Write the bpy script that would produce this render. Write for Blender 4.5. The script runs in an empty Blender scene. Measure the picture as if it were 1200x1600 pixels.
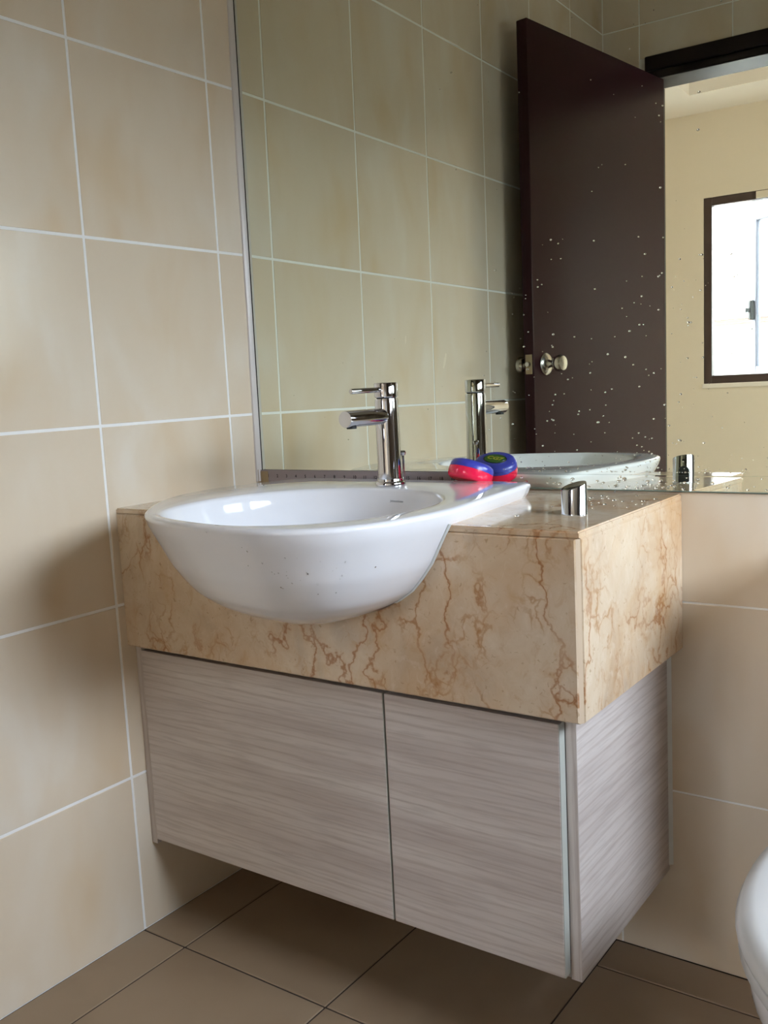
import bpy, bmesh, math, random
from mathutils import Vector, Matrix
random.seed(7)
SC = bpy.context.scene
COL = SC.collection
PI = math.pi

# ------------------------------------------------------------------ camera
cam_d = bpy.data.cameras.new('camera')
cam = bpy.data.objects.new('camera', cam_d); COL.objects.link(cam)
cam_d.sensor_fit = 'VERTICAL'; cam_d.sensor_height = 36.0
cam_d.lens = 1495.98 / 1600.0 * 36.0
cam_d.clip_start = 0.02; cam_d.clip_end = 200
RX = Vector((0.815520, 0.576539, -0.050287))       # image right
RY = Vector((0.035560, -0.136649, -0.989981))      # image down
RZ = Vector((-0.577635, 0.805562, -0.131942))      # view direction
m3 = Matrix((RX, -RY, -RZ)).transposed()
cam.matrix_world = Matrix.Translation((1.42230, -1.54332, 1.02223)) @ m3.to_4x4()
SC.camera = cam

# ------------------------------------------------------------------ sky and daylight
W = bpy.data.worlds.new('overcast_sky'); SC.world = W; W.use_nodes = True
wn, wl = W.node_tree.nodes, W.node_tree.links
wn.clear()
w_out = wn.new('ShaderNodeOutputWorld'); w_bg = wn.new('ShaderNodeBackground')
w_tc = wn.new('ShaderNodeTexCoord'); w_sep = wn.new('ShaderNodeSeparateXYZ'); w_rp = wn.new('ShaderNodeValToRGB')
wl.new(w_tc.outputs['Generated'], w_sep.inputs[0]); wl.new(w_sep.outputs['Z'], w_rp.inputs[0])
wl.new(w_rp.outputs[0], w_bg.inputs[0]); wl.new(w_bg.outputs[0], w_out.inputs[0])
e = w_rp.color_ramp.elements
e[0].position = 0.0; e[0].color = (0.30, 0.33, 0.38, 1)
e[1].position = 0.05; e[1].color = (0.60, 0.68, 0.78, 1)
k_ = e.new(0.9); k_.color = (0.76, 0.87, 1.0, 1)
w_bg.inputs[1].default_value = 40.0                   # overcast sky

def portal(name, loc, rot, sx, sy):
    d = bpy.data.lights.new(name, 'AREA'); d.shape = 'RECTANGLE'; d.size = sx; d.size_y = sy
    d.cycles.is_portal = True
    o = bpy.data.objects.new(name, d); o.location = loc; o.rotation_euler = rot; COL.objects.link(o)
# daylight openings: bathroom window (right wall), bedroom casement window, unseen opening added to brighten the bedroom
portal('bathroom_window_daylight', (2.27, -0.525, 1.45), (0, math.radians(90), 0), 0.60, 0.85)
portal('bedroom_window_daylight', (-0.055, -4.93, 1.59), (math.radians(90), 0, 0), 0.8, 1.2)
portal('bedroom_added_daylight', (3.47, -3.65, 1.40), (0, math.radians(90), 0), 1.4, 1.3)

SC.view_settings.view_transform = 'Standard'; SC.view_settings.look = 'None'
SC.view_settings.gamma = 1.0; SC.view_settings.use_curve_mapping = False
SC.view_settings.exposure = 0.12
SC.cycles.max_bounces = 14; SC.cycles.diffuse_bounces = 6; SC.cycles.glossy_bounces = 8
SC.cycles.transmission_bounces = 8; SC.cycles.sample_clamp_indirect = 6.0
SC.cycles.blur_glossy = 0.6

# ------------------------------------------------------------------ material helpers
def srgb(r, g, b):
    f = lambda c: (c / 255 / 12.92) if c / 255 <= 0.04045 else ((c / 255 + 0.055) / 1.055) ** 2.4
    return (f(r), f(g), f(b), 1)

class NT:
    def __init__(s, name):
        s.m = bpy.data.materials.new(name); s.m.use_nodes = True
        s.n, s.l = s.m.node_tree.nodes, s.m.node_tree.links
        s.b = s.n['Principled BSDF']
    def node(s, t, **k):
        o = s.n.new(t)
        for a, v in k.items():
            if a.startswith('_'): setattr(o, a[1:], v)
            else: o.inputs[a.replace('__', ' ')].default_value = v
        return o
    def link(s, a, b): s.l.new(a, b)
    def math(s, op, a, b=None, clamp=False):
        o = s.n.new('ShaderNodeMath'); o.operation = op; o.use_clamp = clamp
        for i, v in enumerate((a, b)):
            if v is None: continue
            if isinstance(v, (int, float)): o.inputs[i].default_value = v
            else: s.link(v, o.inputs[i])
        return o.outputs[0]
    def mix(s, f, a, b, mode='MIX'):
        o = s.n.new('ShaderNodeMix'); o.data_type = 'RGBA'; o.blend_type = mode; o.clamp_factor = True
        for i, v in ((0, f), (6, a), (7, b)):
            if isinstance(v, (int, float, tuple)): o.inputs[i].default_value = v
            else: s.link(v, o.inputs[i])
        return o.outputs[2]
    def ramp(s, f, stops, interp='LINEAR'):
        o = s.n.new('ShaderNodeValToRGB'); o.color_ramp.interpolation = interp
        el = o.color_ramp.elements
        while len(el) < len(stops): el.new(0.5)
        for q, (p, c) in zip(el, stops):
            q.position = p; q.color = c if isinstance(c, tuple) else (c, c, c, 1)
        s.link(f, o.inputs[0]); return o.outputs[0]
    def pos(s, scale=(1, 1, 1), off=None, rot=(0, 0, 0)):
        g = s.n.new('ShaderNodeNewGeometry'); mp = s.n.new('ShaderNodeMapping')
        mp.inputs['Scale'].default_value = scale; mp.inputs['Rotation'].default_value = rot
        src = g.outputs['Position']
        if off is not None:
            a = s.n.new('ShaderNodeVectorMath'); a.operation = 'ADD'
            s.link(src, a.inputs[0]); s.link(off, a.inputs[1]); src = a.outputs[0]
        s.link(src, mp.inputs[0]); return mp.outputs[0]
    def noise(s, v, scale, detail=4, rough=0.55, dist=0.0):
        o = s.node('ShaderNodeTexNoise', Scale=scale, Detail=detail, Roughness=rough, Distortion=dist)
        s.link(v, o.inputs['Vector']); return o
    def rand_off(s, k=7.0):
        oi = s.n.new('ShaderNodeObjectInfo'); c = s.n.new('ShaderNodeCombineXYZ')
        s.link(s.math('MULTIPLY', oi.outputs['Random'], k), c.inputs[0])
        s.link(s.math('MULTIPLY', oi.outputs['Random'], k * 2.3), c.inputs[1])
        s.link(s.math('MULTIPLY', oi.outputs['Random'], k * 1.7), c.inputs[2])
        return c.outputs[0], oi.outputs['Random']
    def bump(s, h, strength=0.1, dist=0.002):
        o = s.node('ShaderNodeBump', Strength=strength, Distance=dist)
        s.link(h, o.inputs['Height']); s.link(o.outputs[0], s.b.inputs['Normal'])
    def set(s, **k):
        for a, v in k.items(): s.b.inputs[a.replace('__', ' ')].default_value = v
        return s

def plain(name, col, rough=0.5, metal=0.0, spec=0.5, **k):
    t = NT(name); t.set(Base__Color=col, Roughness=rough, Metallic=metal); t.b.inputs['Specular IOR Level'].default_value = spec
    t.set(**k)
    # a faint grain so that no surface is perfectly flat in colour
    n = t.noise(t.pos(), 35, 3)
    c = t.mix(t.math('MULTIPLY', n.outputs[0], 0.12), col, tuple(x * 0.8 for x in col[:3]) + (1,))
    t.link(c, t.b.inputs['Base Color'])
    return t.m

def tile_mat(name, light, mid, dark, rough=0.17, streak=(3.0, 3.0, 1.4)):
    t = NT(name); off, rnd = t.rand_off()
    n1 = t.noise(t.pos(streak, off, (0.35, 0.35, 0)), 2.4, 2.5, 0.45, 0.4)
    n2 = t.noise(t.pos((7, 7, 2.4), off, (0.5, 0.5, 0.0)), 1.5, 3, 0.5, 0.3)
    n4 = t.noise(t.pos((1, 1, 1), off), 90, 2)
    c = t.ramp(n1.outputs[0], [(0.22, dark), (0.5, mid), (0.78, light)], 'EASE')
    c = t.mix(t.ramp(n2.outputs[0], [(0.50, 0.0), (0.9, 0.5)]), c, light)
    c = t.mix(t.math('MULTIPLY', n4.outputs[0], 0.14), c, dark)
    c = t.mix(t.math('MULTIPLY', rnd, 0.10), c, dark)
    t.link(c, t.b.inputs['Base Color'])
    n3 = t.noise(t.pos(), 4, 2)
    t.link(t.ramp(n2.outputs[0], [(0.3, rough), (0.8, rough + 0.12)]), t.b.inputs['Roughness'])
    t.bump(n3.outputs[0], 0.10, 0.01)
    return t.m

def marble_mat():
    t = NT('gold_veined_beige_marble')
    base = t.noise(t.pos((1, 1, 0.8)), 6.5, 8, 0.62, 0.8)
    c = t.ramp(base.outputs[0], [(0.28, srgb(186, 164, 140)), (0.47, srgb(208, 186, 160)), (0.62, srgb(218, 200, 176)), (0.8, srgb(202, 174, 138))])
    # cloudy ochre and grey patches
    n2 = t.noise(t.pos((1, 1, 0.6), None, (0.2, 0.3, 0.1)), 3.2, 5, 0.6, 0.5)
    c = t.mix(t.ramp(n2.outputs[0], [(0.53, 0.0), (0.72, 0.6)]), c, srgb(198, 152, 96))
    n3 = t.noise(t.pos((1.4, 1.4, 0.7)), 5.0, 4, 0.6, 0.4)
    c = t.mix(t.ramp(n3.outputs[0], [(0.60, 0.0), (0.72, 0.4)]), c, srgb(160, 148, 138))
    def veins(scale, stretch, width, off, mscale, mlo, col, strength, rot=(0, 0, 0), warp=0.10):
        nonlocal c
        cv = t.n.new('ShaderNodeCombineXYZ')
        for i in range(3): cv.inputs[i].default_value = off + i * 1.3
        def jitter(v, sc, amt):
            w = t.noise(t.pos(), sc, 3, 0.6); k = t.n.new('ShaderNodeVectorMath'); k.operation = 'SCALE'; k.inputs['Scale'].default_value = amt
            t.link(w.outputs['Color'], k.inputs[0]); a = t.n.new('ShaderNodeVectorMath'); a.operation = 'ADD'
            t.link(v, a.inputs[0]); t.link(k.outputs[0], a.inputs[1]); return a.outputs[0]
        v = jitter(jitter(t.pos(stretch, cv.outputs[0], rot), 7, warp), 38, warp * 0.32)
        vo = t.node('ShaderNodeTexVoronoi', Scale=scale); vo.feature = 'DISTANCE_TO_EDGE'; t.link(v, vo.inputs['Vector'])
        d = vo.outputs['Distance']
        mk = t.noise(t.pos((1, 1, 1), cv.outputs[0]), mscale, 2)
        msk = t.ramp(mk.outputs[0], [(mlo, 0.0), (mlo + 0.12, 1.0)])
        line = t.ramp(d, [(0.0, 1.0), (width, 0.7), (width * 2.2, 0.0)])
        halo = t.ramp(d, [(0.0, 0.30), (width * 7, 0.0)])
        c = t.mix(t.math('MULTIPLY', t.math('MULTIPLY', halo, msk), strength), c, srgb(194, 140, 78))
        c = t.mix(t.math('MULTIPLY', t.math('MULTIPLY', line, msk), strength), c, col)
    veins(4.6, (1.5, 1.0, 0.62), 0.008, 3.1, 4.0, 0.42, srgb(152, 92, 44), 0.78, (0.0, 0.22, 0.0), 0.16)
    veins(9.0, (1.4, 1.2, 0.7), 0.012, 11.7, 6.0, 0.50, srgb(160, 106, 58), 0.7, (0.1, -0.25, 0), 0.12)
    veins(22.0, (1.2, 1.2, 0.9), 0.022, 23.0, 9.0, 0.54, srgb(166, 118, 70), 0.6, (0, 0, 0), 0.09)
    mo = t.noise(t.pos((1, 1, 0.8)), 42, 4, 0.65, 0.8)
    c = t.mix(t.ramp(mo.outputs[0], [(0.55, 0.0), (0.72, 0.4)]), c, srgb(184, 140, 92))
    c = t.mix(t.ramp(mo.outputs[0], [(0.28, 0.4), (0.44, 0.0)]), c, srgb(226, 210, 190))
    sp = t.noise(t.pos(), 110, 2, 0.5, 0.6)
    c = t.mix(t.ramp(sp.outputs[0], [(0.66, 0.0), (0.74, 0.45)]), c, srgb(150, 112, 70))
    t.link(c, t.b.inputs['Base Color']); t.set(Roughness=0.10, IOR=1.52)
    return t.m

def wood_mat(name, axis, tint=1.0):
    t = NT(name)
    st = {'x': (0.55, 3.0, 11.0), 'y': (3.0, 0.55, 11.0), 'z': (8.0, 8.0, 0.5)}[axis]
    w = t.noise(t.pos((0.9, 0.9, 2.0)), 2.6, 3, 0.5, 0.3)
    sc = t.n.new('ShaderNodeVectorMath'); sc.operation = 'SCALE'; sc.inputs['Scale'].default_value = 0.34
    t.link(w.outputs['Color'], sc.inputs[0])
    ad = t.n.new('ShaderNodeVectorMath'); ad.operation = 'ADD'
    t.link(t.pos(st), ad.inputs[0]); t.link(sc.outputs[0], ad.inputs[1])
    broad = t.noise(ad.outputs[0], 2.6, 5, 0.6)
    fine = t.noise(t.pos(tuple(k * 9 for k in st)), 2.0, 4, 0.6)
    wv = t.node('ShaderNodeTexWave', Scale=9.0, Distortion=5.0, Detail=3.0, Detail__Scale=1.2)
    wv.bands_direction = 'Z' if axis != 'z' else 'X'
    t.link(t.pos((0.28, 0.28, 2.2) if axis != 'z' else (3, 3, .3)), wv.inputs['Vector'])
    c = t.ramp(broad.outputs[0], [(0.30, srgb(188, 177, 172)), (0.5, srgb(203, 193, 188)), (0.72, srgb(214, 206, 201))])
    c = t.mix(t.ramp(fine.outputs[0], [(0.48, 0.0), (0.72, 0.5)]), c, srgb(160, 147, 142))
    c = t.mix(t.ramp(wv.outputs[0], [(0.0, 0.35), (0.22, 0.0)]), c, srgb(168, 150, 141))
    t.link(c, t.b.inputs['Base Color']); t.set(Roughness=0.42)
    t.bump(fine.outputs[0], 0.12, 0.0008)
    return t.m

M = {}
M['tile'] = tile_mat('cream_wall_tile', srgb(231, 222, 207), srgb(225, 210, 188), srgb(219, 197, 166))
M['feature'] = tile_mat('unseen_wall_dark_tone', srgb(122, 104, 86), srgb(108, 90, 72), srgb(92, 76, 60))  # unseen right wall toned dark for darker chrome reflections and less bounce
M['grout'] = plain('white_grout', srgb(248, 247, 244), 0.75)
M['floor_tile'] = tile_mat('brown_floor_tile', srgb(170, 150, 126), srgb(158, 137, 113), srgb(144, 122, 99), 0.34, (1.6, 1.6, 1.6))
M['floor_grout'] = plain('dark_floor_grout', srgb(64, 52, 45), 0.9)
M['marble'] = marble_mat()
M['wood'] = wood_mat('pale_grey_wood_laminate', 'x')
M['wood_side'] = wood_mat('pale_grey_wood_laminate_side', 'y')
M['edge'] = wood_mat('beige_edge_band', 'z')
M['white_edge'] = plain('white_edge_band', srgb(176, 178, 170), 0.45)
M['cab_in'] = plain('white_board', srgb(196, 188, 178), 0.6)
M['ceramic'] = plain('white_ceramic', srgb(236, 236, 240), 0.06, 0, 0.5, Coat__Weight=0.3, Coat__Roughness=0.03)
M['toilet_plastic'] = plain('white_seat_plastic', srgb(232, 234, 236), 0.18)
M['chrome'] = plain('chrome', (0.66, 0.66, 0.69, 1), 0.05, 1.0)
M['chrome_dull'] = plain('water_spotted_chrome', (0.50, 0.51, 0.53, 1), 0.11, 1.0)
M['brushed'] = plain('brushed_steel', (0.62, 0.60, 0.56, 1), 0.22, 1.0)
M['dull_brass'] = plain('dull_brass_plate', srgb(168, 150, 122), 0.4, 0.6)
M['dark'] = plain('dark_hole', srgb(16, 15, 15), 0.6)
M['wenge'] = plain('dark_wenge_veneer', srgb(52, 28, 31), 0.26, 0, 0.12)
M['frame_black'] = plain('black_brown_frame', srgb(32, 24, 24), 0.4, 0, 0.25)
M['win_frame'] = plain('dark_bronze_window_frame', srgb(66, 50, 46), 0.4)
M['silicone'] = plain('white_silicone', srgb(222, 224, 220), 0.4)
M['bead'] = plain('grey_sealant', srgb(208, 202, 197), 0.3)
M['cream_wall'] = plain('cream_wall_paint', srgb(229, 217, 198), 0.75)
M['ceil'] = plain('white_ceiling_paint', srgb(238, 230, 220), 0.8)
M['ceil_dim'] = plain('ceiling_dulled_for_bounce', srgb(196, 186, 172), 0.85)  # unseen ceiling toned down so less light bounces onto the upper walls
M['hollow'] = plain('hollow_painted_shade', srgb(74, 76, 82), 0.3, 0.5)  # shade inside the tube's hollow top, put into the colour
M['room_floor'] = plain('pale_room_floor', srgb(196, 186, 172), 0.4)
M['blade'] = plain('grey_tape_blade', srgb(160, 150, 154), 0.45)
M['ink'] = plain('black_ink', srgb(24, 22, 30), 0.5)
M['logo_ink'] = plain('grey_glazed_ink', srgb(70, 80, 100), 0.3)
M['tape_red'] = plain('red_rubbery_plastic', srgb(238, 28, 74), 0.22)
M['tape_blue'] = plain('blue_plastic', srgb(62, 68, 168), 0.3)
M['lab_black'] = plain('black_label_edge', srgb(18, 20, 30), 0.4)
M['lab_green'] = plain('green_label', srgb(52, 96, 36), 0.4)
M['lab_yellow'] = plain('yellow_label_print', srgb(176, 170, 46), 0.4)
M['ext_wall'] = plain('neighbour_wall_paint', srgb(244, 240, 236), 0.8)
M['ext_roof'] = plain('pale_roof_tile', srgb(214, 200, 194), 0.7)
M['ext_band'] = plain('brick_pink_fascia', srgb(150, 92, 84), 0.7)
M['ext_dark'] = plain('shutter_grey', srgb(96, 98, 112), 0.6)
M['ground'] = plain('paved_ground', srgb(150, 146, 138), 0.9)

t = NT('mirror_silver'); t.set(Base__Color=(0.80, 0.84, 0.745, 1), Metallic=1.0, Roughness=0.0)
M['mirror'] = t.m
t = NT('mirror_glass_edge'); t.set(Base__Color=srgb(120, 140, 128), Roughness=0.15); M['mirror_edge'] = t.m
t = NT('water'); t.set(Base__Color=(1, 1, 1, 1), Roughness=0.0, IOR=1.33); t.b.inputs['Transmission Weight'].default_value = 1.0
M['water'] = t.m
t = NT('window_glass'); t.set(Base__Color=(0.93, 0.97, 1, 1), Roughness=0.0, IOR=1.03); t.b.inputs['Transmission Weight'].default_value = 1.0
M['glass'] = t.m

# ------------------------------------------------------------------ geometry helpers (everything in world coordinates)
def world_loc(o):
    v = Vector(o.location)
    while o.parent: o = o.parent; v = v + Vector(o.location)
    return v
def finish(name, bm, mat, parent=None, smooth=False, origin=None):
    bmesh.ops.recalc_face_normals(bm, faces=bm.faces[:])
    off = Vector((0, 0, 0)) if parent is None else world_loc(parent)
    if origin is not None: off = Vector(origin)
    if off.length: bmesh.ops.translate(bm, vec=-off, verts=bm.verts[:])
    me = bpy.data.meshes.new(name); bm.to_mesh(me); bm.free()
    me.materials.append(mat)
    if smooth:
        for p in me.polygons: p.use_smooth = True
        try: me.set_sharp_from_angle(angle=math.radians(smooth if smooth > 1 else 40))
        except Exception: pass
    o = bpy.data.objects.new(name, me); COL.objects.link(o)
    if parent is not None:
        o.parent = parent
        if origin is not None: o.location = off - world_loc(parent)
    elif origin is not None: o.location = off
    return o
def tag(o, label=None, cat=None, group=None, kind=None):
    if label: o['label'] = label
    if cat: o['category'] = cat
    if group: o['group'] = group
    if kind: o['kind'] = kind
    return o
def thing(name, loc, label, cat, group=None, kind=None):
    o = bpy.data.objects.new(name, None); o.empty_display_size = 0.05; o.location = loc; COL.objects.link(o)
    return tag(o, label, cat, group, kind)
def box(bm, a, b, bev=0.0, seg=2):
    a, b = Vector(a), Vector(b)
    vs = [bm.verts.new((x, y, z)) for x in (a.x, b.x) for y in (a.y, b.y) for z in (a.z, b.z)]
    fs = [bm.faces.new([vs[i] for i in q]) for q in ((0, 1, 3, 2), (4, 6, 7, 5), (0, 4, 5, 1), (2, 3, 7, 6), (0, 2, 6, 4), (1, 5, 7, 3))]
    if bev: bmesh.ops.bevel(bm, geom=list({e for f in fs for e in f.edges}), offset=bev, segments=seg, affect='EDGES', profile=0.5)
def bbox(a, b, bev=0.0, seg=2):
    bm = bmesh.new(); box(bm, a, b, bev, seg); return bm
def prism(bm, pts, vec):
    bot = [bm.verts.new(p) for p in pts]; top = [bm.verts.new(Vector(p) + Vector(vec)) for p in pts]
    bm.faces.new(bot); bm.faces.new(top[::-1]); n = len(pts)
    for i in range(n): bm.faces.new((bot[i], bot[(i + 1) % n], top[(i + 1) % n], top[i]))
def rings(bm, rs, cap0=True, cap1=True):
    vv = [[bm.verts.new(p) for p in r] for r in rs]
    n = len(rs[0])
    for a, b in zip(vv, vv[1:]):
        for i in range(n): bm.faces.new((a[i], a[(i + 1) % n], b[(i + 1) % n], b[i]))
    if cap0: bm.faces.new(vv[0])
    if cap1: bm.faces.new(vv[-1][::-1])
    return vv
def frame_of(d):
    d = Vector(d).normalized(); u = d.orthogonal().normalized(); return d, u, d.cross(u)
def lathe(bm, base, axis, prof, n=32, sx=1.0, sy=1.0, u=None):
    d, uu, v = frame_of(axis)
    if u is not None: uu = Vector(u).normalized(); v = d.cross(uu)
    base = Vector(base)
    rs = [[base + d * h + (uu * math.cos(2 * PI * i / n) * sx + v * math.sin(2 * PI * i / n) * sy) * max(r, 1e-5) for i in range(n)] for r, h in prof]
    rings(bm, rs)
def tube(bm, a, b, r0, r1=None, n=20):
    a, b = Vector(a), Vector(b); L = (b - a).length; r1 = r0 if r1 is None else r1
    lathe(bm, a, b - a, [(r0, 0), (r1, L)], n)
def interp(tab, x):
    for (a, p), (b, q) in zip(tab, tab[1:]):
        if x <= b: return p + (q - p) * (x - a) / (b - a)
    return tab[-1][1]
def text_bm(s, size, bold=0.0):
    cu = bpy.data.curves.new('txt', 'FONT'); cu.body = s; cu.size = size; cu.align_x = 'CENTER'; cu.align_y = 'CENTER'; cu.offset = bold
    cu.resolution_u = 2
    o = bpy.data.objects.new('txt', cu); COL.objects.link(o)
    dg = bpy.context.evaluated_depsgraph_get(); dg.update()
    me = bpy.data.meshes.new_from_object(o.evaluated_get(dg))
    bm = bmesh.new(); bm.from_mesh(me)
    bpy.data.objects.remove(o); bpy.data.curves.remove(cu); bpy.data.meshes.remove(me)
    return bm
def add_bm(dst, src, mat=None):
    if mat is not None: bmesh.ops.transform(src, matrix=mat, verts=src.verts[:])
    me = bpy.data.meshes.new('tmp'); src.to_mesh(me); src.free(); dst.from_mesh(me); bpy.data.meshes.remove(me)

# mirror plane as measured: leans a hair back and to the side
MY, MT = 0.0096, 0.0082
def mirror_y(x, z): return -0.005 + MY * x + MT * (z - 1.806)

# ------------------------------------------------------------------ the room
GRID_Y, ROW_Z, TW, TH = -0.0927, 1.6392, 0.331, 0.333
X1, Y1, ZC = 2.25, -2.049, 2.66
tile_cache = {}
def tile(parent, axis, a0, a1, b0, b1, face, mat, gap=0.0036, thick=0.008, bev=0.0012):
    """one wall or floor tile; axis is the plane's normal: 'x','y','z'; face = coordinate of the glazed face, thick < 0 flips."""
    w, h = a1 - a0 - gap, b1 - b0 - gap
    if w < 0.012 or h < 0.012: return
    key = (axis, round(w, 3), round(h, 3), thick, mat.name)
    if key not in tile_cache:
        bm = bmesh.new(); t = abs(thick)
        if axis == 'x': box(bm, (-t / 2, -w / 2, -h / 2), (t / 2, w / 2, h / 2), bev, 1)
        elif axis == 'y': box(bm, (-w / 2, -t / 2, -h / 2), (w / 2, t / 2, h / 2), bev, 1)
        else: box(bm, (-w / 2, -h / 2, -t / 2), (w / 2, h / 2, t / 2), bev, 1)
        bmesh.ops.recalc_face_normals(bm, faces=bm.faces[:])
        me = bpy.data.meshes.new('tile'); bm.to_mesh(me); bm.free(); me.materials.append(mat); tile_cache[key] = me
    o = bpy.data.objects.new('tile', tile_cache[key]); COL.objects.link(o); o.parent = parent
    ca, cb, cf = (a0 + a1) / 2, (b0 + b1) / 2, face - thick / 2
    p = {'x': (cf, ca, cb), 'y': (ca, cf, cb), 'z': (ca, cb, cf)}[axis]
    o.location = Vector(p) - world_loc(parent)
def cuts(lo, hi, start, step):
    k = math.ceil((lo - start) / step - 1e-6); out = [lo]
    while start + k * step < hi - 1e-6:
        if start + k * step > lo + 0.004: out.append(start + k * step)
        k += 1
    return out + [hi]
def structure(name, bm, mat, label):
    return tag(finish(name, bm, mat), label, None, None, 'structure')

wall_left = structure('wall_left', bbox((-0.12, Y1 - 0.1, -0.03), (-0.0010, 0.14, ZC)), M['grout'], 'cream tiled wall with white grout along the left side')
ys = cuts(Y1, 0.0, GRID_Y, -TW) if False else sorted(set([Y1, 0.0] + [GRID_Y - TW * j for j in range(0, 7) if GRID_Y - TW * j > Y1 + 0.02]))
zs = cuts(0.0, ZC, ROW_Z, TH)
for ya, yb in zip(ys, ys[1:]):
    for za, zb in zip(zs, zs[1:]):
        tile(wall_left, 'x', ya, yb, za - (.0026 if za == 0 else 0), zb, 0.0, M['tile'], 0.0056, bev=0.0006)

wall_back = structure('wall_back', bbox((-0.01, 0.03, -0.03), (X1 + 0.12, 0.14, ZC)), M['grout'], 'tiled wall behind the vanity, mirror and toilet')
bm = bmesh.new(); box(bm, (0.0, 0.0010, 0.0), (X1, 0.03, 0.823)); finish('grout_bed', bm, M['grout'], wall_back)
xs = [0.0, 0.138, 0.469, 0.80, 1.131, 1.462, 1.793, 2.124, X1]
zb_ = cuts(0.0, 0.8255, ROW_Z, TH)
for xa, xb in zip(xs, xs[1:]):
    for za, zb in zip(zb_, zb_[1:]):
        if zb < 0.55 or xb > 0.91 or True: tile(wall_back, 'y', xa, xb, za - (.0017 if za == 0 else 0), zb, 0.0, M['tile'], 0.0036, -0.008, 0.0006)

# far wall with the doorway (seen in the mirror)
DX0, DX1, DZ = 0.194, 1.12, 2.105
bm = bmesh.new()
box(bm, (-0.12, Y1 - 0.13, -0.03), (DX0 - 0.03, Y1 - 0.0010, ZC)); box(bm, (DX1 + 0.03, Y1 - 0.13, -0.03), (X1 + 0.1, Y1 - 0.0010, ZC))
box(bm, (DX0 - 0.03, Y1 - 0.13, DZ + 0.03), (DX1 + 0.03, Y1 - 0.0010, ZC))
wall_far = structure('wall_front', bm, M['grout'], 'tiled wall around the dark doorway, seen in the mirror')
xf = [0.0] + [0.14 + 0.331 * k for k in range(0, 7) if 0.14 + 0.331 * k < X1] + [X1]
for xa, xb in zip(xf, xf[1:]):
    for za, zb in zip(zs, zs[1:]):
        if zb <= DZ + 0.06 and xb > DX0 - 0.05 and xa < DX1 + 0.05:
            if xa < DX0 - 0.06: tile(wall_far, 'y', xa, DX0 - 0.06, za, zb, Y1, M['tile'], 0.0036, 0.008)
            if xb > DX1 + 0.06: tile(wall_far, 'y', DX1 + 0.06, xb, za, zb, Y1, M['tile'], 0.0036, 0.008)
        elif za < DZ + 0.06 and xb > DX0 - 0.05 and xa < DX1 + 0.05:
            tile(wall_far, 'y', xa, xb, DZ + 0.0785, zb, Y1, M['tile'], 0.0036, 0.008)
        else: tile(wall_far, 'y', xa, xb, za, zb, Y1, M['tile'], 0.0036, 0.008)

# right wall with the high bathroom window that lights the room
WY0, WY1, WZ0, WZ1 = -0.95, -0.10, 1.15, 1.75
bm = bmesh.new()
box(bm, (X1, Y1 - 0.1, -0.03), (X1 + 0.12, WY0, ZC)); box(bm, (X1, WY1, -0.03), (X1 + 0.12, 0.14, ZC))
box(bm, (X1, WY0, -0.03), (X1 + 0.12, WY1, WZ0)); box(bm, (X1, WY0, WZ1), (X1 + 0.12, WY1, ZC))
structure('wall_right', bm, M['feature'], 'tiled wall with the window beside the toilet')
bm = bmesh.new()
for a, b in (((X1 + .03, WY0, WZ0), (X1 + .09, WY0 + .04, WZ1)), ((X1 + .03, WY1 - .04, WZ0), (X1 + .09, WY1, WZ1)), ((X1 + .03, WY0, WZ0), (X1 + .09, WY1, WZ0 + .04)), ((X1 + .03, WY0, WZ1 - .04), (X1 + .09, WY1, WZ1))):
    box(bm, a, b, 0.003, 1)
structure('window_2', bm, M['win_frame'], 'bathroom window frame in the right wall')
structure('ceiling_1', bbox((-0.12, Y1 - 0.1, ZC), (X1 + 0.12, 0.14, ZC + 0.1)), M['ceil_dim'], 'unseen bathroom ceiling, dulled to bounce less light')

floor = structure('floor', bbox((-0.12, Y1 - 0.13, -0.1), (X1 + 0.12, 0.14, -0.0018)), M['floor_grout'], 'brown tiled bathroom floor with dark grout')
fx = [0.0] + [0.1135 + 0.3365 * k for k in range(0, 7) if 0.1135 + 0.3365 * k < X1 - 0.02] + [X1]
fy = sorted([0.0, Y1] + [-0.0905 - 0.3365 * k for k in range(0, 7) if -0.0905 - 0.3365 * k > Y1 + 0.02])
for xa, xb in zip(fx, fx[1:]):
    for ya, yb in zip(fy, fy[1:]):
        tile(floor, 'z', xa, xb, ya, yb, 0.0, M['floor_tile'], 0.0034, 0.008)

# ------------------------------------------------------------------ the room beyond the doorway
Y2, ZR = -4.9, 2.716
structure('floor_2', bbox((-1.6, Y2 - 0.15, -0.1), (3.6, Y1 - 0.13, 0.0)), M['room_floor'], 'pale floor of the room beyond the doorway')
QX0, QX1, QZ0, QZ1 = -0.44, 0.33, 1.0, 2.185          # bedroom window opening
bm = bmesh.new()
box(bm, (-1.7, Y2 - 0.15, 0), (QX0, Y2, ZR + .2)); box(bm, (QX1, Y2 - 0.15, 0), (3.6, Y2, ZR + .2))
box(bm, (QX0, Y2 - 0.15, 0), (QX1, Y2, QZ0)); box(bm, (QX0, Y2 - 0.15, QZ1), (QX1, Y2, ZR + .2))
structure('wall_beyond', bm, M['cream_wall'], 'cream painted wall with the window, beyond the doorway')
bm = bmesh.new(); box(bm, (-1.75, Y2, 0), (-1.6, Y1 - 0.13, ZR + .2))
structure('wall_beyond_left', bm, M['cream_wall'], 'cream painted side wall beyond the doorway')
bm = bmesh.new()
box(bm, (3.45, Y2, 0), (3.6, -4.3, ZR + .2)); box(bm, (3.45, -3.0, 0), (3.6, Y1 - 0.13, ZR + .2)); box(bm, (3.45, -4.3, 2.1), (3.6, -3.0, ZR + .2)); box(bm, (3.45, -4.3, 0), (3.6, -3.0, 0.7))
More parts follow.
